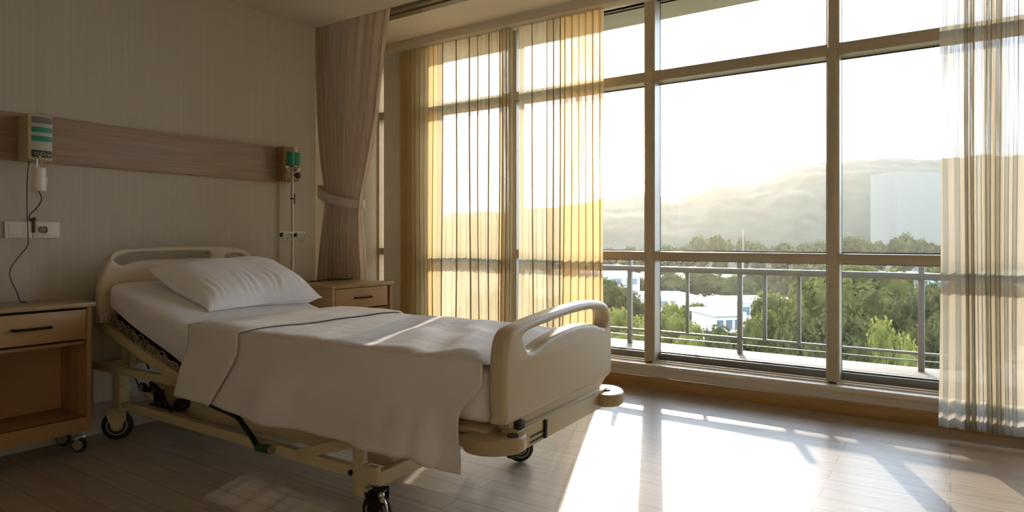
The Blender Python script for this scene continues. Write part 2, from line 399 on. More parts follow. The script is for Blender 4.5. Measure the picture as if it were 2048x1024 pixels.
# call box: beige case, printed front, socket strip
cb = thing('call_box', 'beige wall unit with two green bands above the left socket plate', 'wall unit', (LW + .022, 1.36, 1.49))
MB().box(0, .135, -.054, .054, 0, .232, .006, 3).build('case', M['boxbeige'], cb)
def bowed(y0, y1, z0, z1, x=.135, d=.004):
    def f(u, v):
        y = y0 + (y1 - y0) * u; return Vector((x + .001 + d * (1 - ((y - .006) / .046) ** 2), y, z0 + (z1 - z0) * v))
    b = MB(); b.grid(10, 2, f); 
    return b
fp = bowed(-.040, .050, .012, .222).build('front_plate', M['silver'], cb)
def band(nm, z0, z1, m, d=.0055): return bowed(-.040, .050, z0, z1, .1355, d).build(nm, m, fp)
band('speaker_grille', .186, .218, M['greydark']); band('green_band', .140, .166, M['green']); band('green_band', .096, .122, M['green'])
band('socket_strip', .014, .05, M['greenblack'])
k = MB()
for y, z in ((-.022, .03), (-.008, .026), (.006, .034)): k.torus((.146, y, z), (1, 0, 0), .007, .0022, 14, 6)
k.sphere((.148, -.008, .018), .008, seg=10); k.build('connector', M['chrome'], cb)
k = MB()
for i, y in enumerate((.018, .027, .036)):
    k.box(.1415, .1425, y, y + .006, .030, .032).box(.1415, .1425, y + (i % 2) * .004, y + (i % 2) * .004 + .0016, .022, .032)
k.build('small_lettering', M['white'], cb)

# white canister hanging under it, with its thin cords
cn = thing('hanging_canister', 'white cylinder handset hanging on a loop below the left wall unit', 'handset', (-3.80, 1.355, 1.335))
MB().cyl((0, 0, 0), (0, 0, .118), .031, .029, 28, .005).build('body', M['white'], cn)
MB().box(.0, .012, .026, .034, .03, .075, .003).build('clip', M['white'], cn)
MB().tube(smooth_loop([(0, -.008, .115), (.004, -.01, .15), (.002, -.006, .168), (.0, .004, .172), (.004, .012, .17), (.004, .01, .115)], 6, False), .0035, 8).build('loop', M['chrome'], cn)
MB().tube(smooth_loop([(0, .0, .0), (.0, .012, -.04), (-.04, .008, -.08), (-.11, -.002, -.12), (-.14, .014, -.15)], 6, False), .0028, 6).build('cord', M['cord'], cn)

def socket(loc, label, w=.108):
    s = thing('socket_plate', label, 'socket', loc, group='wall plates above the left cabinet')
    MB().box(0, .012, 0, w, 0, .086, .003).build('plate', M['white'], s)
    MB().box(.010, .015, .016, w - .012, .014, .072, .002).build('rocker', M['boxbeige'] if False else M['white'], s)
    return s
s1 = socket((LW, 1.258, 1.098), 'left white wall plate with a blank switch above the left cabinet', .118)
s2 = socket((LW, 1.378, 1.097), 'right white wall plate holding a round dark socket above the left cabinet', .121)
k = MB().cyl((.014, .038, .045), (.02, .038, .045), .017, None, 20).box(.014, .0195, .034, .062, .028, .062, .008, 3); k.build('socket_face', M['greydark'], s2)
k = MB()
for y in (.036, .043, .05): k.torus((.021, y, .045), (1, 0, 0), .007, .0016, 12, 6)
k.build('socket_ring', M['chrome'], s2)
k = MB().box(.004, .022, -.004, .008, .03, .105, .002).tube([(.02, .002, .09), (.02, .012, .1), (.02, .0, .11)], .003, 6); k.build('cord_clamp', M['cord'], s2)

wc = MB().tube(smooth_loop([(-3.86, 1.335, 1.495), (-3.90, 1.34, 1.40), (-3.925, 1.348, 1.25), (-3.925, 1.352, 1.12), (-3.925, 1.35, 1.06), (-3.925, 1.31, 1.0), (-3.925, 1.277, .94), (-3.925, 1.278, .89), (-3.92, 1.30, .83), (-3.90, 1.31, .778), (-3.86, 1.32, .776)], 8, False), .0026, 6).build('power_cord', M['cord'])
tag(wc, 'thin brown cord dangling from the left wall unit down to the cabinet', 'cord')

# second wall unit with its pole, bottle and conduit
wb = thing('wall_box', 'plain tan wall unit at the right end of the wood panel', 'wall unit', (LW, 2.84, 1.50))
MB().box(0, .095, 0, .135, 0, .242, .012, 4).build('case', M['boxtan'], wb)
MB().box(.09, .098, .012, .122, .014, .226, .006, 3).build('cover', M['boxtan'], wb)
MB().cyl((.05, .05, .0), (.05, .05, -.02), .008).cyl((.05, .075, .0), (.05, .075, -.014), .006).build('nozzle', M['steel'], wb)
cdt = MB().tube([(LW + .012, 2.867, 1.5), (LW + .012, 2.867, 1.2), (LW + .012, 2.867, .0)], .0055, 8).build('conduit', M['paleline'])
tag(cdt, 'pale thin conduit running down the wall under the tan wall unit', 'conduit')

ip = thing('drip_stand', 'slim steel drip stand between bed head and right cabinet', 'drip stand', (-3.70, 2.795, 0))
MB().cyl((0, 0, .06), (0, 0, .95), .012, None, 16).cyl((0, 0, .93), (0, 0, 1.585), .009, None, 16).build('pole', M['steel'], ip)
for i in range(5):
    a = 2 * PI * i / 5 + .3
    MB().bar((0, 0, .06), (.15 * math.cos(a), .15 * math.sin(a), .03), .02, .016, .003).cyl((.15 * math.cos(a), .15 * math.sin(a), 0), (.15 * math.cos(a), .15 * math.sin(a), .03), .012).build('leg', M['steel'], ip)
MB().bar((.0, -.10, 1.135), (.0, .10, 1.135), .016, .012, .002).build('cross_bar', M['white'], ip)
for y in (-.055, .06):
    MB().torus((.012, y, 1.105), (1, 0, .2), .034, .003, 24, 6).cyl((.012, y + .022, 1.09), (.018, y + .022, 1.09), .018, None, 14).build('ring_holder', M['steel'], ip)
for y in (-.09, .022): MB().box(-.004, .014, y - .008, y + .008, 1.105, 1.135, .002).build('bracket', M['dark'], ip)
MB().cyl((.012, .03, 1.525), (.03, .03, 1.525), .02, None, 18, .004).cyl((0, .0, 1.525), (.02, .03, 1.525), .005).build('clamp_knob', M['rubber'], ip)
MB().cyl((0, 0, 1.36), (0, .0, 1.37), .014).box(.004, .01, .01, .016, 1.33, 1.40, .001).build('height_catch', M['dark'], ip)
k = MB()
for i in range(9):
    a = i * .75; k.torus((.01 + .012 * math.cos(a * 1.7), -.05 + .011 * i, 1.565 + .014 * math.sin(a * 2.1)), (1, math.sin(a), math.cos(a)), .013, .0035, 12, 6)
k.sphere((.015, -.058, 1.575), .012, seg=10); k.sphere((.015, .035, 1.57), .014, seg=10); k.build('valve_cluster', M['chrome'], ip)
gb = thing('drip_bottle', 'green drip bottle hung at the top of the steel stand', 'bottle', (-3.69, 2.79, 1.585))
MB().cyl((0, -.018, 0), (0, -.018, .095), .026, .026, 20, .006).box(-.02, .022, .0, .05, .005, .095, .008, 3).build('bottle_body', M['green'], gb)
MB().cyl((0, .02, .095), (0, .02, .118), .016, .02, 16, .004).cyl((0, .02, .118), (0, .02, .135), .014, .012, 14).build('cap', M['white'], gb)

# ------------------------------------------------------------------ bedside cabinets
def cabinet(label, loc, D, W, ztop, dz1, dz0, zb, zap, gapside=.03, hang=.015):
    """loc is the floor corner at the back, smallest y; front faces +x"""
    c = thing('bedside_cabinet', label, 'bedside cabinet', loc)
    t = .022
    MB().box(0, D + hang, -hang, W + hang, ztop - .022, ztop, .003).build('top', M['cabinet_top'], c)
    for y in (0, W - t): MB().box(0, D, y, y + t, zb, ztop - .022, .002).build('side_panel', M['cabinet'], c)
    MB().box(0, .012, t, W - t, zb, ztop - .022).build('back_panel', M['cabinet'], c)
    MB().box(.012, D - .004, t, W - t, zap - .018, zap, .001).build('shelf', M['cabinet'], c)
    MB().box(D - .02, D, t, W - t, zb, zap, .002).build('apron', M['cabinet'], c)
    MB().box(.012, D - .03, t, W - t, dz0 - .03, dz0 - .014).build('rail', M['cabinet'], c)
    d = MB().box(D - .018, D + .002, t + .003, W - gapside, dz0, dz1, .002).box(.05, D - .02, t + .02, W - gapside - .02, dz0 + .005, dz1 - .03).build('drawer', M['cabinet'], c)
    ym = (t + W - gapside) / 2; zm = dz0 + (dz1 - dz0) * .52; hw = .078 if W < .55 else .07
    MB().tube(smooth_loop([(D + .0, ym - hw, zm), (D + .022, ym - hw + .004, zm), (D + .028, ym - hw * .8, zm), (D + .028, ym + hw * .8, zm), (D + .022, ym + hw - .004, zm), (D + .0, ym + hw, zm)], 5, False), .0065, 10).build('handle', M['black'], d)
    for x in (.06, D - .075):
        for y in (.05, W - .028):
            w = MB().torus((x, y, .04), (.6, -.8, 0), .026, .014, 24, 10).build('caster', M['rubber'], c)
            MB().cyl((x - .012, y + .016, .04), (x + .012, y - .016, .04), .026, None, 20, .004).build('wheel_hub', M['hub'], w)
            MB().box(x - .014, x + .014, y - .024, y + .024, .062, .088, .004).cyl((x, y, .08), (x, y, zb), .008).build('swivel', M['steel'], w)
    return c
cabinet('open wooden bedside cabinet with black drawer handle at far left', (-3.935, 1.0, 0), .315, .522, .772, .738, .59, .122, .194, .025)
cabinet('wooden bedside cabinet behind the bed, beside the drip stand and drape', (-3.86, 2.85, 0), .50, .55, .783, .757, .618, .11, .17, .05, .012)
st = thing('black_strap', 'thin black strap lying on the back of the right cabinet top', 'strap', (-3.80, 3.0, .783))
MB().tube(smooth_loop([(0, .02, .004), (.02, .12, .005), (-.01, .2, .008), (.0, .3, .005), (.02, .40, .005)], 6, False), [.004] * 10 + [.006] * 10 + [.0045] * 5, 8).build('strap_band', M['black'], st)
MB().box(-.012, .02, .17, .2, 0, .012, .003).build('buckle', M['dark'], st)

# ------------------------------------------------------------------ hospital bed
bed = thing('hospital_bed', 'beige adjustable hospital bed with raised backrest and moulded end boards', 'hospital bed', (-3.85, 2.09, 0), math.radians(2.4))
def L(*p): return bed.matrix_basis @ Vector(p)
hb = smooth_loop([(-.44, .64), (-.48, .67), (-.487, .78), (-.468, .90), (-.43, .985), (-.36, 1.032), (-.2, 1.046), (-.05, 1.048), (.2, 1.046), (.34, 1.038), (.42, 1.012), (.465, .965), (.488, .88), (.488, .76), (.48, .67), (.44, .64), (0, .635)], 6)
h1 = smooth_loop([(-.40, .975), (-.405, .995), (-.375, 1.013), (-.30, 1.018), (-.1, 1.019), (.12, 1.017), (.155, 1.005), (.15, .985), (.12, .977), (-.1, .976), (-.27, .972), (-.335, .958), (-.37, .952)], 6)
h2 = smooth_loop([(.26, .975), (.285, .994), (.34, .996), (.385, .985), (.41, .955), (.395, .93), (.34, .925), (.29, .935)], 6)
plate('headboard', [hb, h1, h2], .035, .085, .018, M['bedplastic'], bed)
fb = smooth_loop([(-.42, .475), (-.455, .51), (-.462, .58), (-.455, .70), (-.435, .765), (-.395, .793), (-.30, .808), (-.15, .822), (0, .832), (.16, .837), (.28, .832), (.37, .815), (.415, .78), (.43, .71), (.432, .60), (.43, .53), (.415, .495), (.33, .485), (0, .48)], 6)
f1 = smooth_loop([(-.33, .745), (-.33, .76), (-.28, .775), (-.15, .786), (.0, .796), (.16, .801), (.27, .797), (.345, .782), (.372, .755), (.368, .722), (.34, .712), (.25, .735), (.12, .748), (-.02, .744), (-.15, .728), (-.24, .707), (-.29, .703), (-.315, .72)], 6)
for y in (-.3, .3): MB().box(.045, .075, y - .018, y + .018, .38, .68, .004).build('headboard_support', M['bedmetal'], bed)
plate('footboard', [fb, f1], 2.555, 2.625, .02, M['bedplastic'], bed)
MB().prism([(-.40, .45), (-.43, .50), (.42, .50), (.33, .45)], 2.562, 2.612, 'x', .006).build('footboard_skirt', M['bedplastic'], bed)
bb = MB().box(2.57, 2.632, -.40, .36, .372, .452, .006).build('end_beam', M['bedmetal'], bed)
MB().box(2.628, 2.634, -.31, -.215, .385, .392).box(2.628, 2.634, -.31, -.215, .404, .411).build('slot', M['dark'], bb)
MB().box(2.626, 2.642, -.215, -.195, .378, .446, .005).build('latch', M['black'], bb)
MB().box(2.63, 2.6345, -.4, .36, .446, .450).build('beam_edge', M['steel'], bb)
MB().box(2.60, 2.636, -.385, -.345, .448, .478, .004).build('board_socket', M['dark'], bb)
def bumper(cx, cy, ang, mir, RA, RB):
    pts = []
    for i in range(40):
        t = 2 * PI * i / 40; x = RA * math.cos(t); y = RB * math.sin(t) * (1.15 if math.sin(t) * mir > 0 else .8)
        c, s = math.cos(ang), math.sin(ang); pts.append((cx + x * c - y * s, cy + x * s + y * c))
    b = MB().prism(pts, .388, .44, 'z', .009).build('bumper', M['bumper'], bed)
    MB().cyl((2.632, cy - mir * .005, .372), (2.632, cy - mir * .005, .445), .02, None, 16).build('pivot', M['dark'], b)
bumper(2.563, -.428, math.radians(34), -1, .108, .076)
bumper(2.625, .352, math.radians(-62), 1, .105, .07)
# deck side rails and cross rails, backrest, springs
for y in (-.44, .44): MB().bar((-.05, y, .402), (2.56, y, .402), .03, .042, .004).build('deck_rail', M['bedmetal'], bed)
for x in (.0, .8, 1.6, 2.45): MB().bar((x, -.43, .402), (x, .43, .402), .03, .036, .004).build('deck_cross_rail', M['bedmetal'], bed)
MB().box(.80, 2.545, -.445, .445, .425, .452, .01).build('deck_plate', M['bedplastic'], bed)
for y in (-.44, .44): MB().bar((-.03, y, .640), (.80, y, .402), .03, .048, .004).build('backrest_rail', M['bedmetal'], bed)
MB().bar((-.03, -.44, .640), (-.03, .44, .640), .03, .048, .004).bar((.3, -.43, .545), (.3, .43, .545), .03, .03).build('backrest_cross_rail', M['bedmetal'], bed)
MB().bar((-.02, 0, .712), (.80, 0, .436), .84, .006, 0).build('spring_bed', M['dark'], bed)
k = MB()
for i in range(24):
    t = (i + .5) / 24; x = .02 + .76 * t; z = .700 - .258 * t
    k.torus((x, -.432, z - .006), (.3 * math.sin(i * 2.1), 1, .3 * math.cos(i * 1.3)), .024 + .005 * math.sin(i * 3), .004, 12, 6)
    if i % 3 == 0: k.bar((x - .012, -.432, z - .03), (x + .014, -.432, z + .012), .005, .005)
k.build('edge_springs', M['steel'], bed)
MB().bar((.0, -.445, .74), (-.028, -.445, .655), .006, .014).bar((-.028, -.445, .70), (.05, -.445, .728), .006, .012).build('mattress_retainer', M['bedmetal'], bed)
# base frame
for y in (-.42, .42): MB().bar((.27, y, .214), (2.03, y, .186), .034, .046, .004).build('base_rail', M['bedmetal'], bed)
MB().bar((.29, -.4, .207), (.29, .4, .207), .034, .05, .004).build('base_cross_rail', M['bedmetal'], bed)
MB().bar((2.035, -.44, .186), (2.035, .44, .186), .036, .056, .005).build('base_cross_rail', M['bedmetal'], bed)
MB().bar((.27, -.385, .17), (1.40, -.385, .17), .012, .012).build('brake_rod', M['steel'], bed)
MB().box(.3, 1.72, -.34, -.32, .2, .335, .006).build('drive_cover', M['bedmetal'], bed)
for y in (-.385, .385):
    MB().box(.085, .145, y - .026, y + .026, .165, .385, .004).box(.078, .152, y - .03, y + .03, .27, .30, .004).build('head_post', M['bedmetal'], bed)
    MB().bar((.14, y, .20), (.29, y, .207), .03, .03, .003).build('post_stub', M['bedmetal'], bed)
for y in (-.446, .446): MB().box(1.928, 1.985, y - .013, y + .013, .11, .40, .004).build('foot_post', M['bedmetal'], bed)
for y in (-.44, .44): MB().bar((1.60, y, .205), (1.93, y, .312), .026, .042, .003).build('foot_brace', M['bedmetal'], bed)
MB().box(1.80, 1.86, .10, .15, .2, .4, .004).build('lift_column', M['bedmetal'], bed)
MB().box(1.62, 1.66, .16, .2, .2, .4, .003).build('lift_column', M['bedmetal'], bed)
MB().box(1.87, 2.02, -.33, -.18, .185, .25, .016, 3).build('drive_housing', M['bedplastic'], bed)
MB().cyl((1.93, -.25, .25), (1.93, -.25, .262), .02, None, 12).bar((1.90, -.27, .268), (1.96, -.23, .268), .014, .012, .003).bar((1.90, -.23, .268), (1.96, -.27, .268), .014, .012, .003).build('clamp_knob', M['black'], bed)
MB().cyl((1.90, -.436, .185), (1.90, -.444, .185), .011, None, 16).build('bolt', M['black'], bed)
MB().box(1.985, 2.05, -.455, -.43, .17, .235, .003).box(1.985, 2.0, -.457, -.43, .225, .238).box(1.985, 2.005, -.457, -.43, .135, .147).build('end_bracket', M['bedmetal'], bed)
def caster(x, y, r, steer=0.0, fork='bedmetal'):
    M4 = Matrix.Translation((x, y, r)) @ Matrix.Rotation(steer, 4, 'Z')
    def T(mb): bmesh.ops.transform(mb.bm, matrix=M4, verts=mb.bm.verts); return mb
    w = T(MB().torus((0, 0, 0), (0, 1, 0), r - .014, .0135, 32, 10).cyl((0, -.013, 0), (0, .013, 0), r - .01, None, 32, .003)).build('caster', M['rubber'], bed)
    T(MB().torus((0, -.015, 0), (0, 1, 0), r * .62, .004, 28, 6).torus((0, .015, 0), (0, 1, 0), r * .62, .004, 28, 6).cyl((0, -.019, 0), (0, .019, 0), r * .42, None, 24, .003)).build('wheel_hub', M['hub'], w)
    poly = [(-r * .55, r * .55), (-r * .6, r + .012), (r * .62, r + .022), (r * .6, r * .4), (r * .12, -r * .28), (-r * .2, -r * .25)]
    f = T(MB().prism(poly, -.026, -.022, 'y').prism(poly, .022, .026, 'y').box(-r * .6, r * .6, -.026, .026, r + .006, r + .016, .002)).build('fork', M[fork], w)
    return w
caster(.075, -.385, .08, .8); caster(.075, .385, .08, .5)
caster(2.02, -.42, .062, .25, 'black'); caster(2.124, .47, .066, .75, 'dark')
MB().tube(smooth_loop([(2.06, -.45, .135), (2.085, -.455, .125), (2.10, -.455, .10), (2.10, -.455, .06), (2.085, -.455, .03)], 5, False), .005, 8).sphere((2.07, -.45, .135), .013, seg=10).torus((2.075, -.45, .12), (0, 1, .3), .012, .003, 14, 6).build('brake_pedal', M['chrome'], bed)
MB().bar((1.975, -.46, .125), (1.975, -.46, .03), .02, .016, .003).build('brake_link', M['black'], bed)
# crank and adjuster fittings on the near side
ck = MB().tube(smooth_loop([(1.0, -.44, .326), (1.1, -.455, .322), (1.18, -.46, .316), (1.235, -.462, .303), (1.275, -.462, .275), (1.32, -.46, .24), (1.365, -.46, .198)], 6, False), .0115, 12).build('crank_handle', M['black'], bed)
MB().cyl((1.362, -.462, .197), (1.455, -.462, .203), .017, .02, 18, .005).build('crank_grip', M['greenplastic'], ck)
MB().cyl((1.45, -.462, .203), (1.458, -.462, .203), .0185, None, 18).build('grip_collar', M['steel'], ck)
ad = MB().cyl((.655, -.40, .27), (.655, -.34, .27), .028, None, 20, .006).build('adjuster_knob', M['rubber'], bed)
MB().tube(smooth_loop([(.43, -.40, .350), (.50, -.41, .335), (.55, -.41, .31), (.60, -.41, .26), (.64, -.41, .215), (.655, -.41, .19)], 5, False), [.012] * 8 + [.008] * 10 + [.004] * 8, 8).box(.635, .675, -.418, -.402, .178, .19, .003).build('lever', M['black'], bed)
MB().sphere((.335, -.39, .318), .03, (1.3, .6, .8), 14).box(.33, .40, -.41, -.375, .30, .325, .006).build('release_catch', M['black'], bed)
MB().box(.335, .365, -.412, -.402, .30, .335, .003).build('catch_plate', M['steel'], bed)
MB().box(.47, .49, -.41, -.39, .26, .34).box(.52, .535, -.41, -.39, .25, .33).box(.42, .68, -.40, -.36, .235, .25, .003).build('adjuster_bracket', M['black'], bed)
MB().tube(smooth_loop([(.27, -.4, .41), (.3, -.41, .37), (.33, -.41, .33)], 4, False), .003, 6).tube(smooth_loop([(.0, -.30, .44), (.1, -.3, .46), (.2, -.3, .42), (.28, -.33, .40)], 5, False), .005, 6).build('cable', M['black'], bed)
MB().box(-.02, .03, -.34, -.30, .42, .50, .004).build('hinge_bracket', M['bedmetal'], bed)
MB().bar((.33, -.38, .30), (.72, -.38, .20), .02, .018).build('lift_arm', M['bedmetal'], bed)

# ------------------------------------------------------------------ mattress, pillow, sheet
BR = math.radians(2.4)
def ramp(x, a, b):
    t = max(0, min(1, (x - a) / (b - a))); return t * t * (3 - 2 * t)
def mtop(x):   # top of the mattress along the bed
    s = .665 + max(0, (.86 - x)) * .255
    if abs(x - .86) < .16: q = (x - .70) / .32; s = .665 + .255 * .16 * (1 - q) ** 2
    return s
def mbot(x):
    s = .455 + max(0, (.80 - x)) * .375
    return s
mt = thing('mattress', 'white fitted-sheet mattress on the raised hospital bed', 'mattress', (-3.85, 2.09, 0), BR)
k = MB(); NS = 72; NR = 48; x0, x1 = .095, 2.545
def mfun(u, v):
    x = x0 + (x1 - x0) * u
    e = min(1, min(u, 1 - u) / .018); shrink = 1 - (1 - math.sqrt(max(0, 1 - (1 - e) ** 2))) * .06
    zt, zb = mtop(x), mbot(x); zc = (zt + zb) / 2; hz = (zt - zb) / 2 * shrink; hy = .452 * shrink
    a = 2 * PI * v; c, s = math.cos(a), math.sin(a); p = .22
    y = hy * math.copysign(abs(c) ** p, c); z = zc + hz * math.copysign(abs(s) ** (p + .1), s)
    n = noise.noise(Vector((x * 5, y * 5, z * 9))); y += .004 * n * (1 if abs(c) > .6 else .3)
    if c < -.5 and x < 1: y += .006 * math.sin((z - zb + .22 * x) * 46) * ramp(x, .1, .4)
    return Vector((x, y, z))
bm = k.bm; g = [[bm.verts.new(mfun(i / NS, j / NR)) for j in range(NR)] for i in range(NS + 1)]
for i in range(NS):
    for j in range(NR): bm.faces.new((g[i][j], g[i][(j + 1) % NR], g[i + 1][(j + 1) % NR], g[i + 1][j]))
bm.faces.new(g[0]); bm.faces.new(g[-1][::-1])
k.build('mattress_body', M['sheet'], mt, 60)

pw = thing('pillow', 'plump white pillow lying on the raised head of the bed', 'pillow', (-3.85, 2.09, 0), BR)
def pcorner(x, y, dz): return Vector((x, y, mtop(x) + dz))
PC = [pcorner(.16, -.275, .088), pcorner(.665, -.235, .008), pcorner(.735, .455, .045), pcorner(.22, .47, .10)]
def pil(u, v, side):   # u along the bed, v across
    a = PC[0].lerp(PC[1], u); b = PC[3].lerp(PC[2], u); p = a.lerp(b, v)
    eu = 1 - abs(2 * u - 1) ** 3.0; ev = 1 - abs(2 * v - 1) ** 5
    t = max(0, eu) ** .6 * max(0, ev) ** .5
    inw = .035 * (1 - abs(2 * v - 1)) * (2 * u - 1) * -1 * (abs(2 * u - 1) ** 3)
    p.x += inw; p.y += -.02 * (2 * v - 1) * abs(2 * v - 1) ** 3 * (1 - abs(2 * u - 1) ** 2)
    w = math.sin(v * 95 + 5 * noise.noise(Vector((u * 3, v * 7, 1)))) * .0026 * ramp(u, .5, .85) * (1 - ramp(u, .93, 1)) * (.4 + noise.noise(Vector((v * 7, 3, 0))))
    w += .003 * noise.noise(Vector((u * 5, v * 6, 7)))
    if side > 0: p += Vector((.22, -.02, 1)).normalized() * (t * (.102 + .012 * ramp(v, .3, .8) * (1 - .5 * ramp(u, .5, 1)) - .03 * (1 - ramp(v, 0, .45)) * (1 - u) + w * 1.6) + w * .5)
    else:
        z = p.z - t * .10; zl = mtop(p.x) + .003; p.z = max(z, zl)
    return p
k = MB(); k.grid(40, 90, lambda u, v: pil(u, v, 1)); k.grid(40, 90, lambda u, v: pil(u, v, -1))
bmesh.ops.remove_doubles(k.bm, verts=k.bm.verts, dist=1e-4)
k.build('pillow_case', M['pillow'], pw, 180)
rim = [pil(1, v / 40, 1) for v in range(41)]
MB().tube([p + Vector((.004, 0, 0)) for p in rim], .005, 8).build('pillow_hem', M['pillow'], pw)

bl = thing('top_sheet', 'beige top sheet draped over the mattress, hanging down the near side', 'bed sheet', (-3.85, 2.09, 0), BR)
def crosspath(s, off, hang_n, hang_f, xx):
    """s 0..1 from the far hem over the bed to the near hem; returns y, z, drop (0 on top, 1 at the near hem)"""
    r = .065; W = .455 + off; top = mtop(xx) + off
    ln_far = hang_f - r; arc = PI / 2 * r; flat = 2 * (W - r); ln_near = hang_n - r
    tot = ln_far + arc + flat + arc + ln_near; d = s * tot
    if d < ln_far: return W, top - r - (ln_far - d), 0
    d -= ln_far
    if d < arc: a = d / r; return W - r + r * math.cos(a), top - r + r * math.sin(a), 0
    d -= arc
    if d < flat: return W - r - d, top, 0
    d -= flat
    if d < arc: a = d / r; return -(W - r) - r * math.sin(a), top - r + r * math.cos(a), .02
    d -= arc
    return -W, top - r - d, max(.02, d / ln_near)
def hem(x):   # height of the near hem above the floor
    return .352 - .022 * ramp(x, .9, 1.7) - .012 * math.sin((x - 1.2) * 3) - .045 * ramp(x, 2.25, 2.44)
def sheetpt(xp, s, off, x_lo, x_hi):
    xx = xp
    top = mtop(xx) + off
    y, z, d = crosspath(s, off, top - hem(xx), .16, xx)
    if d > 0:
        fold = (.018 * math.sin(xx * 9 + 1.2) + .012 * math.sin(xx * 21 + d * 2)) * (.3 + .7 * ramp(xx, 1.05, 1.5))
        foot = ramp(xx, 1.75, 2.35)
        fold += foot * (.02 * math.sin(xx * 17 - .4 + d * 1.5) + .007 * math.sin(xx * 38))
        diag = .017 * math.sin((xx * 7 + d * 5.5)) * ramp(d, .05, .4) * (.25 + .75 * ramp(xx, 1.05, 1.5))
        y -= (d ** .8) * (.03 + fold) * ramp(d, 0, .6) + diag * ramp(d, 0, .5) - 0.0
        y = min(y, -.455 - off - .002)
    else:
        yy = y / .46
        z += .008 * math.sin(xx * 24 + yy * 6 + 2 * noise.noise(Vector((xx * 3, y * 3, 2)))) * ramp(xx, 1.3, 2.2) * (1 - abs(yy) ** 4)
        z += .008 * noise.noise(Vector((xx * 3.2, y * 4.2, 4))) + .004 * noise.noise(Vector((xx * 9, y * 4, 5))) + .006
        z += .02 * ramp(xx, 2.25, 2.42) * max(0, -yy) * (1 - ramp(xx, 2.45, 2.55))
        z -= .03 * ramp(xx, 2.44, 2.56)
    xo = xx
    if d > 0: xo = xx - ramp(xx, 2.2, 2.55) * .09 * ramp(d, 0, .35) + ramp(xx, 1.2, .9) * 0
    return Vector((xo, y, z))
k = MB(); k.grid(150, 90, lambda u, v: sheetpt(1.0 + u * 1.545, v, .014, 0, 0))
o = k.build('sheet_cloth', M['blanket'], bl, 180)
md = o.modifiers.new('thickness', 'SOLIDIFY'); md.thickness = .004; md.offset = 1
def cuffpt(u, v):
    y, z, d = crosspath(v, .024, .30, .1, 1.0)
    a = (y + .45) / .9
    lo = .905 + .05 * max(0, a) if d == 0 else .905 - .075 * d
    hi = 1.265 + .12 * max(0, a) if d == 0 else 1.265 - .17 * d
    x = lo + (hi - lo) * u
    p = sheetpt(x, v, .024, 0, 0)
    if d > 0: p.y -= .006 * math.sin(u * 3.1) + .004
    else: p.z += .004 * math.sin(u * PI) + .003 * noise.noise(Vector((x * 6, y * 6, 9)))
    return Vector((x, p.y, p.z))
k = MB(); k.grid(30, 90, cuffpt); o = k.build('folded_cuff', M['cuff'], bl, 180)
md = o.modifiers.new('thickness', 'SOLIDIFY'); md.thickness = .007; md.offset = 1

# white service cover on the wall under the bed head
sc_ = thing('service_cover', 'white service cover low on the wall beneath the bed head', 'wall cover', (LW, 1.66, .18))
MB().box(0, .02, 0, .42, 0, .20, .004).build('cover', M['white'], sc_)
MB().box(.018, .024, .10, .103, .01, .19).build('joint', M['boxbeige'], sc_)

# ------------------------------------------------------------------ drape
dr = thing('drape', 'heavy taupe drape tied back beside the window bay', 'curtain', (0, 0, 0))
LE = [(2.83, -4.40), (2.62, -4.38), (2.0, -4.34), (1.5, -4.26), (1.38, -4.25), (.8, -4.33), (.04, -4.37)]
RE = [(2.83, -3.50), (2.62, -3.535), (2.0, -3.61), (1.65, -3.69), (1.45, -3.765), (1.37, -3.785), (1.2, -3.765), (.8, -3.715), (.04, -3.66)]
def interp(T, z):
    for (z1, a), (z2, b) in zip(T, T[1:]):
        if z <= z1 and z >= z2: t = (z1 - z) / (z1 - z2); return a + (b - a) * t
    return T[-1][1] if z < T[-1][0] else T[0][1]
NF = 11
def drapept(u, v):
    z = 2.84 - v * 2.80
    a = sum(interp(LE, z + d) for d in (-.09, 0, .09)) / 3; b = sum(interp(RE, z + d) for d in (-.09, 0, .09)) / 3
    w = b - a; pinch = 1 - .45 * math.exp(-((z - 1.40) / .22) ** 2)
    ph = u * NF * 2 * PI + .5 * math.sin(z * 1.3 + u * 9)
    x = a + w * u + w / NF * .22 * math.sin(2 * ph)
    amp = (.044 + .018 * noise.noise(Vector((u * 14, z * .6, 0)))) * pinch * (1 - .35 * ramp(z, 2.6, 2.84))
    y = 3.50 + amp * math.sin(ph) + .03 * math.sin(u * 5 + z * .8)
    y -= .05 * math.exp(-((z - 1.40) / .25) ** 2) * math.sin(u * PI) * 0
    return Vector((x, y, z))
k = MB(); k.grid(NF * 16, 70, drapept)
o = k.build('drape_cloth', M['drape'], dr, 180); md = o.modifiers.new('thickness', 'SOLIDIFY'); md.thickness = .003
def tb(u, v):
    a = u * 2 * PI; cx, rx = -4.024, .226; c = math.cos(a); s = math.sin(a)
    x = cx + rx * math.copysign(abs(c) ** .6, c); y = 3.50 + .095 * math.copysign(abs(s) ** .6, s)
    t = (x - (cx - rx)) / (2 * rx); z = 1.53 - .135 * t ** .8 - .012 * math.sin(t * PI)
    return Vector((x, y + .0, z - .088 * v * (1 - .2 * t)))
k = MB(); k.grid(60, 4, tb); o = k.build('tieback', M['tieback'], dr, 180); md = o.modifiers.new('thickness', 'SOLIDIFY'); md.thickness = .006

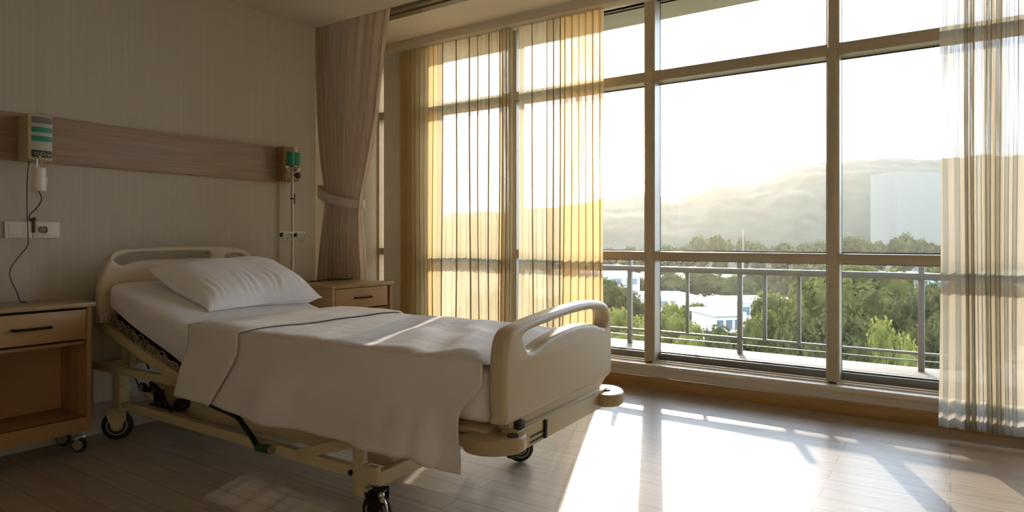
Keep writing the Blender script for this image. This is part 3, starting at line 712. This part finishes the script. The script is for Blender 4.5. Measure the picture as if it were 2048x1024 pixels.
# ------------------------------------------------------------------ voile curtains
def voile(name, label, segs, yc, ztop, zbot, m, hem_m, dense_m, seed, flare=0.0):
    """segs: (x from, x to, pleat length, depth, overlap)"""
    root = thing(name, label, 'curtain', (0, 0, 0))
    pts = []; ph = 0.0; rr = random.Random(seed)
    dense = []
    for sg in segs:
        xa, xb, lam, amp, ov = sg[:5]; dn = len(sg) > 5
        n = max(2, round((xb - xa) / lam)); st = n * 14
        jit = [rr.uniform(.75, 1.25) for _ in range(n + 2)]
        for i in range(st):
            t = i / st; q = t * n; kx = int(q); f = q - kx
            A = amp * (jit[kx] * (1 - f) + jit[kx + 1] * f)
            pts.append((xa + (xb - xa) * t, ph + 2 * PI * q, A, ov * lam * jit[kx])); dense.append(dn)
    pts.append((segs[-1][1], ph, segs[-1][3], 0))
    n = len(pts) - 1
    def f(u, v):
        x, p, A, o = pts[min(n, round(u * n))]
        z = ztop + (zbot - ztop) * v; g = .65 + .5 * v
        p2 = p + .35 * math.sin(z * 1.1 + x * 7)
        xx = x + o * math.sin(2 * p2) + flare * v * (x - segs[0][0]) + .008 * math.sin(z * 1.7 + x * 11) * v
        return Vector((xx, yc + A * g * math.sin(p2) + .012 * math.sin(x * 9 + z * .7) * v, z))
    hz = .16
    vh = 1 - hz / (ztop - zbot)
    def two(o, nv):
        o.data.materials.append(dense_m)
        for i, p in enumerate(o.data.polygons): p.material_index = 1 if dense[min(n - 1, i // nv)] else 0
    k = MB(); k.grid(n, 44, lambda u, v: f(u, v * vh)); two(k.build('voile', m, root, 180), 44)
    k = MB(); k.grid(n, 4, lambda u, v: f(u, vh + (1 - vh) * v)); two(k.build('hem', hem_m, root, 180), 4)
    return root
def loose(xa, xb, step, seed, tight=.013):
    out = []; n = max(1, round((xb - xa) / (step + tight))); rr = random.Random(seed); x = xa
    ws = [rr.uniform(.55, 1.45) for _ in range(n)]; k = (xb - xa) / sum(ws)
    for w in ws:
        w *= k; out += [(x, x + w - tight, w - tight, .012, .03), (x + w - tight, x + w, tight, .008, .24)]; x += w
    return out
voile('sheer_curtain', 'golden sheer voile panel gathered beside the drape, left of the middle gap', [(-4.18, -3.74, .055, .036, .12, 1)] + loose(-3.74, -3.05, .095, 1) + [(-3.05, -2.935, .038, .03, .14, 1)], 4.33, 2.86, .05, M['sheer_l'], M['sheer_l'], M['sheer_d'], 3)
voile('sheer_curtain', 'golden sheer voile panel behind the footboard with dense folds at its right edge', loose(-2.875, -2.48, .095, 2) + [(-2.48, -2.12, .06, .035, .12, 1)], 4.33, 2.86, .05, M['sheer_l'], M['sheer_l'], M['sheer_d'], 4)
voile('sheer_curtain', 'ivory sheer voile curtain at the right edge of the window', [(-.05, .06, .11, .014, .03), (.06, .112, .052, .016, .07, 1), (.112, .15, .038, .005, .0), (.15, .232, .082, .02, .07, 1), (.232, .30, .068, .014, .06), (.30, .9, .2, .022, .06), (.9, 1.6, .06, .03, .2, 1)], 4.27, 2.86, .06, M['sheer_r'], M['sheer_hem'], M['sheer_rd'], 5)

# ------------------------------------------------------------------ outside: terrace, railing, overhang
sbox('terrace', M['terrace'], -9, 6, 4.70, 6.18, -.30, .05)
sbox('overhang', M['concrete'], -9, 6, 4.70, 5.17, 2.92, 3.25)
sbox('outer_wall', M['concrete'], -9, AL - .1, 4.5, 4.7, -6, 3.2)
rl = thing('balcony_railing', 'grey metal railing along the outer edge of the terrace', 'railing', (0, 6.0, 0))
MB().box(-9, 6, -.032, .032, .768, .822, .006).build('top_rail', M['rail'], rl)
MB().box(-9, 6, -.015, .015, .178, .20, .005).build('lower_rail', M['rail'], rl)
MB().box(-9, 6, -.008, .008, .128, .136).build('thin_rail', M['rail'], rl)
for x in (-6.9, -5.48, -4.06, -2.646, -1.575, -.187, 1.2, 2.6, 4.0):
    MB().box(x - .022, x + .022, -.02, .02, .05, .93, .004).build('post', M['rail'], rl)
for x in (-6.2, -4.77, -3.35, -2.06, -1.36, -1.08, .5, 1.9):
    MB().box(x - .016, x + .016, -.014, .014, .19, .79, .003).build('baluster', M['rail'], rl)

# ------------------------------------------------------------------ valley
GZ = -11.0
struct(MB().grid(40, 40, lambda u, v: Vector((-420 + 640 * u, 6.5 + 420 * v, GZ + 1.5 * noise.noise(Vector((u * 9, v * 9, 0)))))).build('ground', M['ground']))
RG = [(-1.2, .030), (-.6, .034), (-.25, .033), (-.1, .035), (.06, .043), (.14, .060), (.205, .067), (.25, .063), (.295, .076), (.32, .085), (.37, .083), (.415, .101), (.46, .111), (.50, .113), (.54, .118), (.60, .120), (.67, .122), (.8, .128), (1.1, .12), (1.6, .08)]
def ridge(t):
    for (a, p), (b, q) in zip(RG, RG[1:]):
        if a <= t <= b: return p + (q - p) * (t - a) / (b - a)
    return .03
def hillpt(u, v):
    t = -1.2 + 2.8 * u; D0 = 230; D1 = 380
    D = D0 + (D1 - D0) * min(1, v / .8) + (0 if v <= .8 else (v - .8) * 400)
    hgt = 1.1 + ridge(t) * D1 - GZ
    pr = (ramp(v, 0, .8) ** .8) if v <= .8 else 1 - ramp(v, .8, 1.0) * .6
    x, y = away(t, D)
    n = noise.fractal(Vector((x * .05, y * .05, 0)), 1, 2, 4) * 3 * pr + noise.noise(Vector((x * .25, y * .25, 3))) * .7 * pr
    return Vector((x, y, GZ - .5 + hgt * pr + n * (.45 if abs(v - .8) < .06 else 1)))
struct(MB().grid(420, 50, hillpt).build('hill', M['hill'], None, 180))

def tree_mesh(seed, H, W, nclump, nleaf, size, flat=.75):
    r = random.Random(seed); k = MB(); bm = k.bm; cl = []
    for i in range(nclump):
        a = r.uniform(0, 2 * PI); q = math.sqrt(r.random()) * .68; zz = r.uniform(.32, .86)
        q *= 1 - abs(zz - .5) * .75
        cl.append((Vector((W / 2 * q * math.cos(a), W / 2 * q * math.sin(a), H * zz)), W * r.uniform(.17, .27)))
    cl.append((Vector((0, 0, H * .62)), W * .30))
    for c, rad in cl:
        t = bmesh.new(); bmesh.ops.create_icosphere(t, subdivisions=2, radius=rad * .86)
        for v in t.verts: v.co = c + Vector((v.co.x, v.co.y, v.co.z * flat)) * (1 + .22 * noise.noise(v.co * 2.2 + c))
        k._merge(t)
    for i in range(nleaf):
        c, rad = cl[r.randrange(len(cl))]
        d = Vector((r.gauss(0, 1), r.gauss(0, 1), r.gauss(.25, 1))).normalized()
        p = c + Vector((d.x, d.y, d.z * flat)) * rad * r.uniform(.84, 1.12)
        n = (d + Vector((r.gauss(0, .5), r.gauss(0, .5), r.gauss(0, .5)))).normalized()
        s = n.orthogonal().normalized(); u = n.cross(s); an = r.uniform(0, PI); s, u = s * math.cos(an) + u * math.sin(an), u * math.cos(an) - s * math.sin(an)
        z = size * r.uniform(.6, 1.3)
        bm.faces.new([bm.verts.new(p + s * z), bm.verts.new(p + u * z * .5), bm.verts.new(p - s * z), bm.verts.new(p - u * z * .5)])
    return k
protos = {}
def tree(kind, t, D, ztop, width, label, group):
    """kind of crown, bearing, distance, height of its top, crown width"""
    x, y = away(t, D); H = ztop - GZ
    if kind not in protos:
        seed, lm, ncl, nl, sz = {'broad': (1, 'leaf_a', 20, 5200, .30), 'olive': (2, 'leaf_b', 18, 4600, .30), 'bright': (3, 'leaf_c', 14, 3600, .26), 'far': (4, 'leaf_b', 9, 700, .55)}[kind]
        rt = thing('tree', label, 'tree', (x, y, GZ), R.uniform(0, 6), group)
        tree_mesh(seed, 9, 9, ncl, nl, sz).build('crown', M[lm], rt, 30, recalc=False)
        MB().tube([(0, 0, 0), (.1, 0, 2), (.0, .1, 5)], [.3, .24, .12], 8).tube([(.05, 0, 2.2), (1.2, .6, 4.6)], [.14, .05], 6).tube([(.05, 0, 2.6), (-1.1, -.5, 5)], [.14, .05], 6).build('trunk', M['bark'], rt)
        protos[kind] = rt; o = rt
    else: o = copy_tree(protos[kind], (x, y, GZ), R.uniform(0, 6), None, label, group)
    o.location = (x, y, GZ); o.scale = (width / 9, width / 9, H / 8.6)
    return o
G1, G2, G3 = 'trees below the terrace', 'trees across the valley floor', 'far tree line under the hill'
def zt(v, D): return 1.1 + (475.5 - v) / FPX * D
def tt(u): return (u - 1024) / FPX
for kind, u, D, v, w, lab in [
    ('broad', 1735, 53, 546, 8.5, 'large leafy tree seen right of the second window mullion'),
    ('broad', 1640, 43, 562, 6.2, 'tall green tree directly behind the second window mullion'),
    ('broad', 1560, 47, 598, 5.6, 'sunlit green tree just left of the second window mullion'),
    ('olive', 1840, 45, 580, 5.0, 'dull green tree in front of the pale blue block'),
    ('olive', 1695, 36, 640, 5.5, 'dark bushy tree low behind the terrace rail, right pane'),
    ('bright', 1775, 33, 655, 3.0, 'small yellow green tree rising beside the railing post'),
    ('broad', 1510, 40, 640, 3.8, 'small tree beside the white low houses'),
    ('olive', 1610, 36, 660, 4.6, 'shaded tree behind the white street lamp'),
    ('olive', 1860, 36, 645, 4.0, 'dark tree at the right edge of the window view'),
    ('olive', 1440, 40, 668, 4.4, 'round bush tree in front of the white houses'),
    ('bright', 1390, 46, 658, 3.4, 'pale low tree beside the left baluster'),
    ('bright', 1345, 55, 615, 4.4, 'pale bushy tree beside the first window mullion'),
    ('bright', 1250, 52, 625, 5.5, 'sunlit low tree in the narrow left pane'),
    ('olive', 1225, 66, 566, 7.5, 'hazy dark tree in the narrow left pane'),
    ('olive', 1130, 58, 590, 8.0, 'tree dimly seen through the golden voile near its right edge'),
    ('olive', 1000, 60, 580, 9.0, 'tree dimly seen through the middle of the golden voile'),
    ('broad', 1970, 56, 560, 8.0, 'green tree hidden partly by the ivory voile')]:
    tree(kind, tt(u), D, zt(v, D), w, lab, G1)
for u, D, v, w, lab in [
    (1345, 108, 552, 11, 'hazy tree above the first row of roofs, beside the first mullion'),
    (1410, 113, 545, 12, 'hazy golden tree above the white roofs'),
    (1470, 105, 556, 10, 'hazy tree behind the tallest railing post'),
    (1530, 116, 540, 12, 'hazy tree above the middle of the railing'),
    (1590, 104, 536, 11, 'hazy tree above the street lamp'),
    (1275, 112, 556, 10, 'hazy tree left of the first mullion'),
    (1660, 120, 530, 12, 'hazy tree top behind the second mullion'),
    (1440, 97, 597, 7, 'hazy bush among the white roofs'),
    (1380, 75, 612, 7, 'hazy bush left of the white roofs'),
    (1900, 104, 530, 12, 'hazy tree beyond the pale blue block')]:
    tree('olive' if int(u) % 20 else 'broad', tt(u), D, zt(v, D), w * .72, lab, G2)
for i, (u, v, w) in enumerate([(1330, 494, 14), (1372, 492, 12), (1405, 474, 13), (1440, 474, 12), (1490, 478, 9), (1520, 486, 13), (1560, 488, 12), (1600, 489, 12), (1640, 484, 12), (1700, 476, 13), (1730, 477, 13), (1765, 486, 12), (1800, 478, 11), (1822, 470, 11), (1850, 482, 12), (1890, 486, 13), (1950, 484, 14), (1215, 497, 12), (1270, 496, 12), (1100, 480, 14), (1060, 470, 14), (1000, 462, 14), (950, 446, 15), (915, 440, 15), (880, 446, 15)]):
    D = 158 + (i % 3) * 14; w *= .68
    tree('far', tt(u), D, zt(v, D), w, 'small hazy tree in the far line under the hill', G3)
for u, v, lab in ((1440, 366, 'lone flat crowned tree on the golden part of the ridge'), (1640, 326, 'flat crowned tree on the ridge beside the second mullion'), (1575, 341, 'low tree clump on the rising ridge')):
    x, y = away(tt(u), 374); z = zt(v, 374)
    o = copy_tree(protos['far'], (x, y, z - 8), 0, (1.1, 1.1, .9), lab, 'trees on the ridge')

def building(name, label, t, D, w, d, z1, m, roof=None, rz=0.0, rows=0, cols=0, z0=None):
    x, y = away(t, D); z0 = GZ if z0 is None else z0
    b = thing(name, label, 'building', (x, y, z0), YAW + rz)
    h = z1 - z0
    MB().box(-w / 2, w / 2, 0, d, 0, h).build('walls', m, b)
    if roof: MB().box(-w / 2 - .3, w / 2 + .3, -.3, d + .3, h, h + .35, .05).build('roof', roof, b)
    for i in range(rows):
        for j in range(cols):
            cw = w / cols; zz = h - (i + 1) * 1.35
            if zz < .5: continue
            MB().box(-w / 2 + j * cw + cw * .15, -w / 2 + (j + 1) * cw - cw * .15, -.06, .02, zz, zz + .95).build('window', M['winglass'], b)
    return b
building('tower_block', 'tall pale hazy block in front of the hill in the right pane', tt(1855), 204, 21.5, 12, zt(344, 204), M['bldg_pale'], None, .12)
building('office_block', 'low pale blue office block with gridded windows behind the trees', tt(1850), 62, 4.6, 6, zt(557, 62), M['bldg_blue'], M['roof'], .0, 4, 7)
building('low_house', 'long white roofed house beside the first mullion', tt(1352), 96, 6.0, 8, zt(596, 96), M['bldg_white'], M['roof'], .1, 1, 3)
building('low_house', 'white flat roofed house between the baluster and the tallest post', tt(1420), 82, 6.5, 7, zt(610, 82), M['bldg_white'], M['roof'], -.1, 1, 4)
building('low_house', 'small white house low in front of the flat roofed one', tt(1458), 64, 2.9, 5, zt(632, 64), M['bldg_white'], M['roof'], .2, 1, 3)
building('low_house', 'white house half hidden behind the sunlit tree', tt(1515), 71, 4.2, 5, zt(606, 71), M['bldg_white'], M['roof'], .1, 1, 3)
building('low_house', 'pale gabled house seen in the narrow left pane', tt(1232), 100, 7.5, 8, zt(552, 100), M['bldg_white'], M['roof'], .1, 1, 3)
for t, D, v, lab in ((tt(1590), 40, 655, 'white headed street lamp among the trees below the terrace'), (tt(1486), 150, 458, 'thin mast rising from the far tree line')):
    x, y = away(t, D); zz = zt(v, D)
    p = thing('street_lamp' if D < 100 else 'mast', lab, 'street lamp' if D < 100 else 'mast', (x, y, GZ))
    MB().cyl((0, 0, 0), (0, 0, zz - GZ), .07 if D < 100 else .22, .05 if D < 100 else .10, 8).build('pole', M['rail'], p)
    if D < 100: MB().sphere((-.1, 0, zz - GZ), .3, (1, .6, .3), 12).build('lamp_head', M['lampw'], p)

# morning haze lying in the valley
hz, nt, b = newmat('valley_haze'); nt.nodes.remove(b)
vs = N(nt, 'ShaderNodeVolumeScatter'); vs.inputs['Color'].default_value = (1, .94, .84, 1); vs.inputs['Density'].default_value = .00028; vs.inputs['Anisotropy'].default_value = .75
nt.links.new(vs.outputs[0], nt.nodes['Material Output'].inputs['Volume'])
ho = MB().box(-500, 330, 12, 470, GZ - 6, 62).build('haze', hz); ho['label'] = 'pale morning haze filling the valley below the hill'; ho['category'] = 'haze'; ho['kind'] = 'stuff'

# ------------------------------------------------------------------ light
SAZ = (FW + RT * .2215).normalized()          # bearing of the sun
EL = math.radians(18.6)
sd = bpy.data.lights.new('sun', 'SUN'); sd.energy = 2.7; sd.color = (1, .90, .76); sd.angle = math.radians(.6)
so = bpy.data.objects.new('sun', sd); COL.objects.link(so)
so.rotation_euler = (-Vector((SAZ.x * math.cos(EL), SAZ.y * math.cos(EL), math.sin(EL)))).to_track_quat('-Z', 'Y').to_euler()

w = bpy.data.worlds.new('world'); SC.world = w; w.use_nodes = True; nt = w.node_tree
bg = nt.nodes['Background']
tc = N(nt, 'ShaderNodeTexCoord')
e2 = math.radians(5.5); gd = Vector((SAZ.x * math.cos(e2), SAZ.y * math.cos(e2), math.sin(e2)))
dt = N(nt, 'ShaderNodeVectorMath', operation='DOT_PRODUCT'); dt.inputs[1].default_value = gd
nrm = N(nt, 'ShaderNodeVectorMath', operation='NORMALIZE'); nt.links.new(tc.outputs['Generated'], nrm.inputs[0]); nt.links.new(nrm.outputs[0], dt.inputs[0])
mxx = N(nt, 'ShaderNodeMath', operation='MAXIMUM'); mxx.inputs[1].default_value = 0; nt.links.new(dt.outputs['Value'], mxx.inputs[0])
def glow(power, gain, col):
    p = N(nt, 'ShaderNodeMath', operation='POWER'); p.inputs[1].default_value = power; nt.links.new(mxx.outputs[0], p.inputs[0])
    v = N(nt, 'ShaderNodeVectorMath', operation='SCALE'); v.inputs[0].default_value = Vector(col) * gain; nt.links.new(p.outputs[0], v.inputs['Scale'])
    return v.outputs[0]
def add(a, b):
    n = N(nt, 'ShaderNodeVectorMath', operation='ADD')
    if isinstance(a, tuple): n.inputs[0].default_value = a
    else: nt.links.new(a, n.inputs[0])
    nt.links.new(b, n.inputs[1]); return n.outputs[0]
c = add((.72, .90, 1.17), glow(6, .15, (1, .93, .82)))
c = add(c, glow(40, .5, (1, .82, .55)))
c = add(c, glow(400, 30, (1, .60, .25)))
nt.links.new(c, bg.inputs['Color']); bg.inputs['Strength'].default_value = 2.2

# ------------------------------------------------------------------ output
SC.view_settings.view_transform = 'Standard'; SC.view_settings.look = 'None'
SC.view_settings.exposure = 1.32; SC.view_settings.gamma = 1; SC.view_settings.use_curve_mapping = False
cy = SC.cycles
cy.max_bounces = 10; cy.diffuse_bounces = 6; cy.glossy_bounces = 4; cy.transparent_max_bounces = 32; cy.volume_bounces = 0
cy.use_denoising = True; cy.sample_clamp_indirect = 6; cy.caustics_reflective = False; cy.caustics_refractive = False
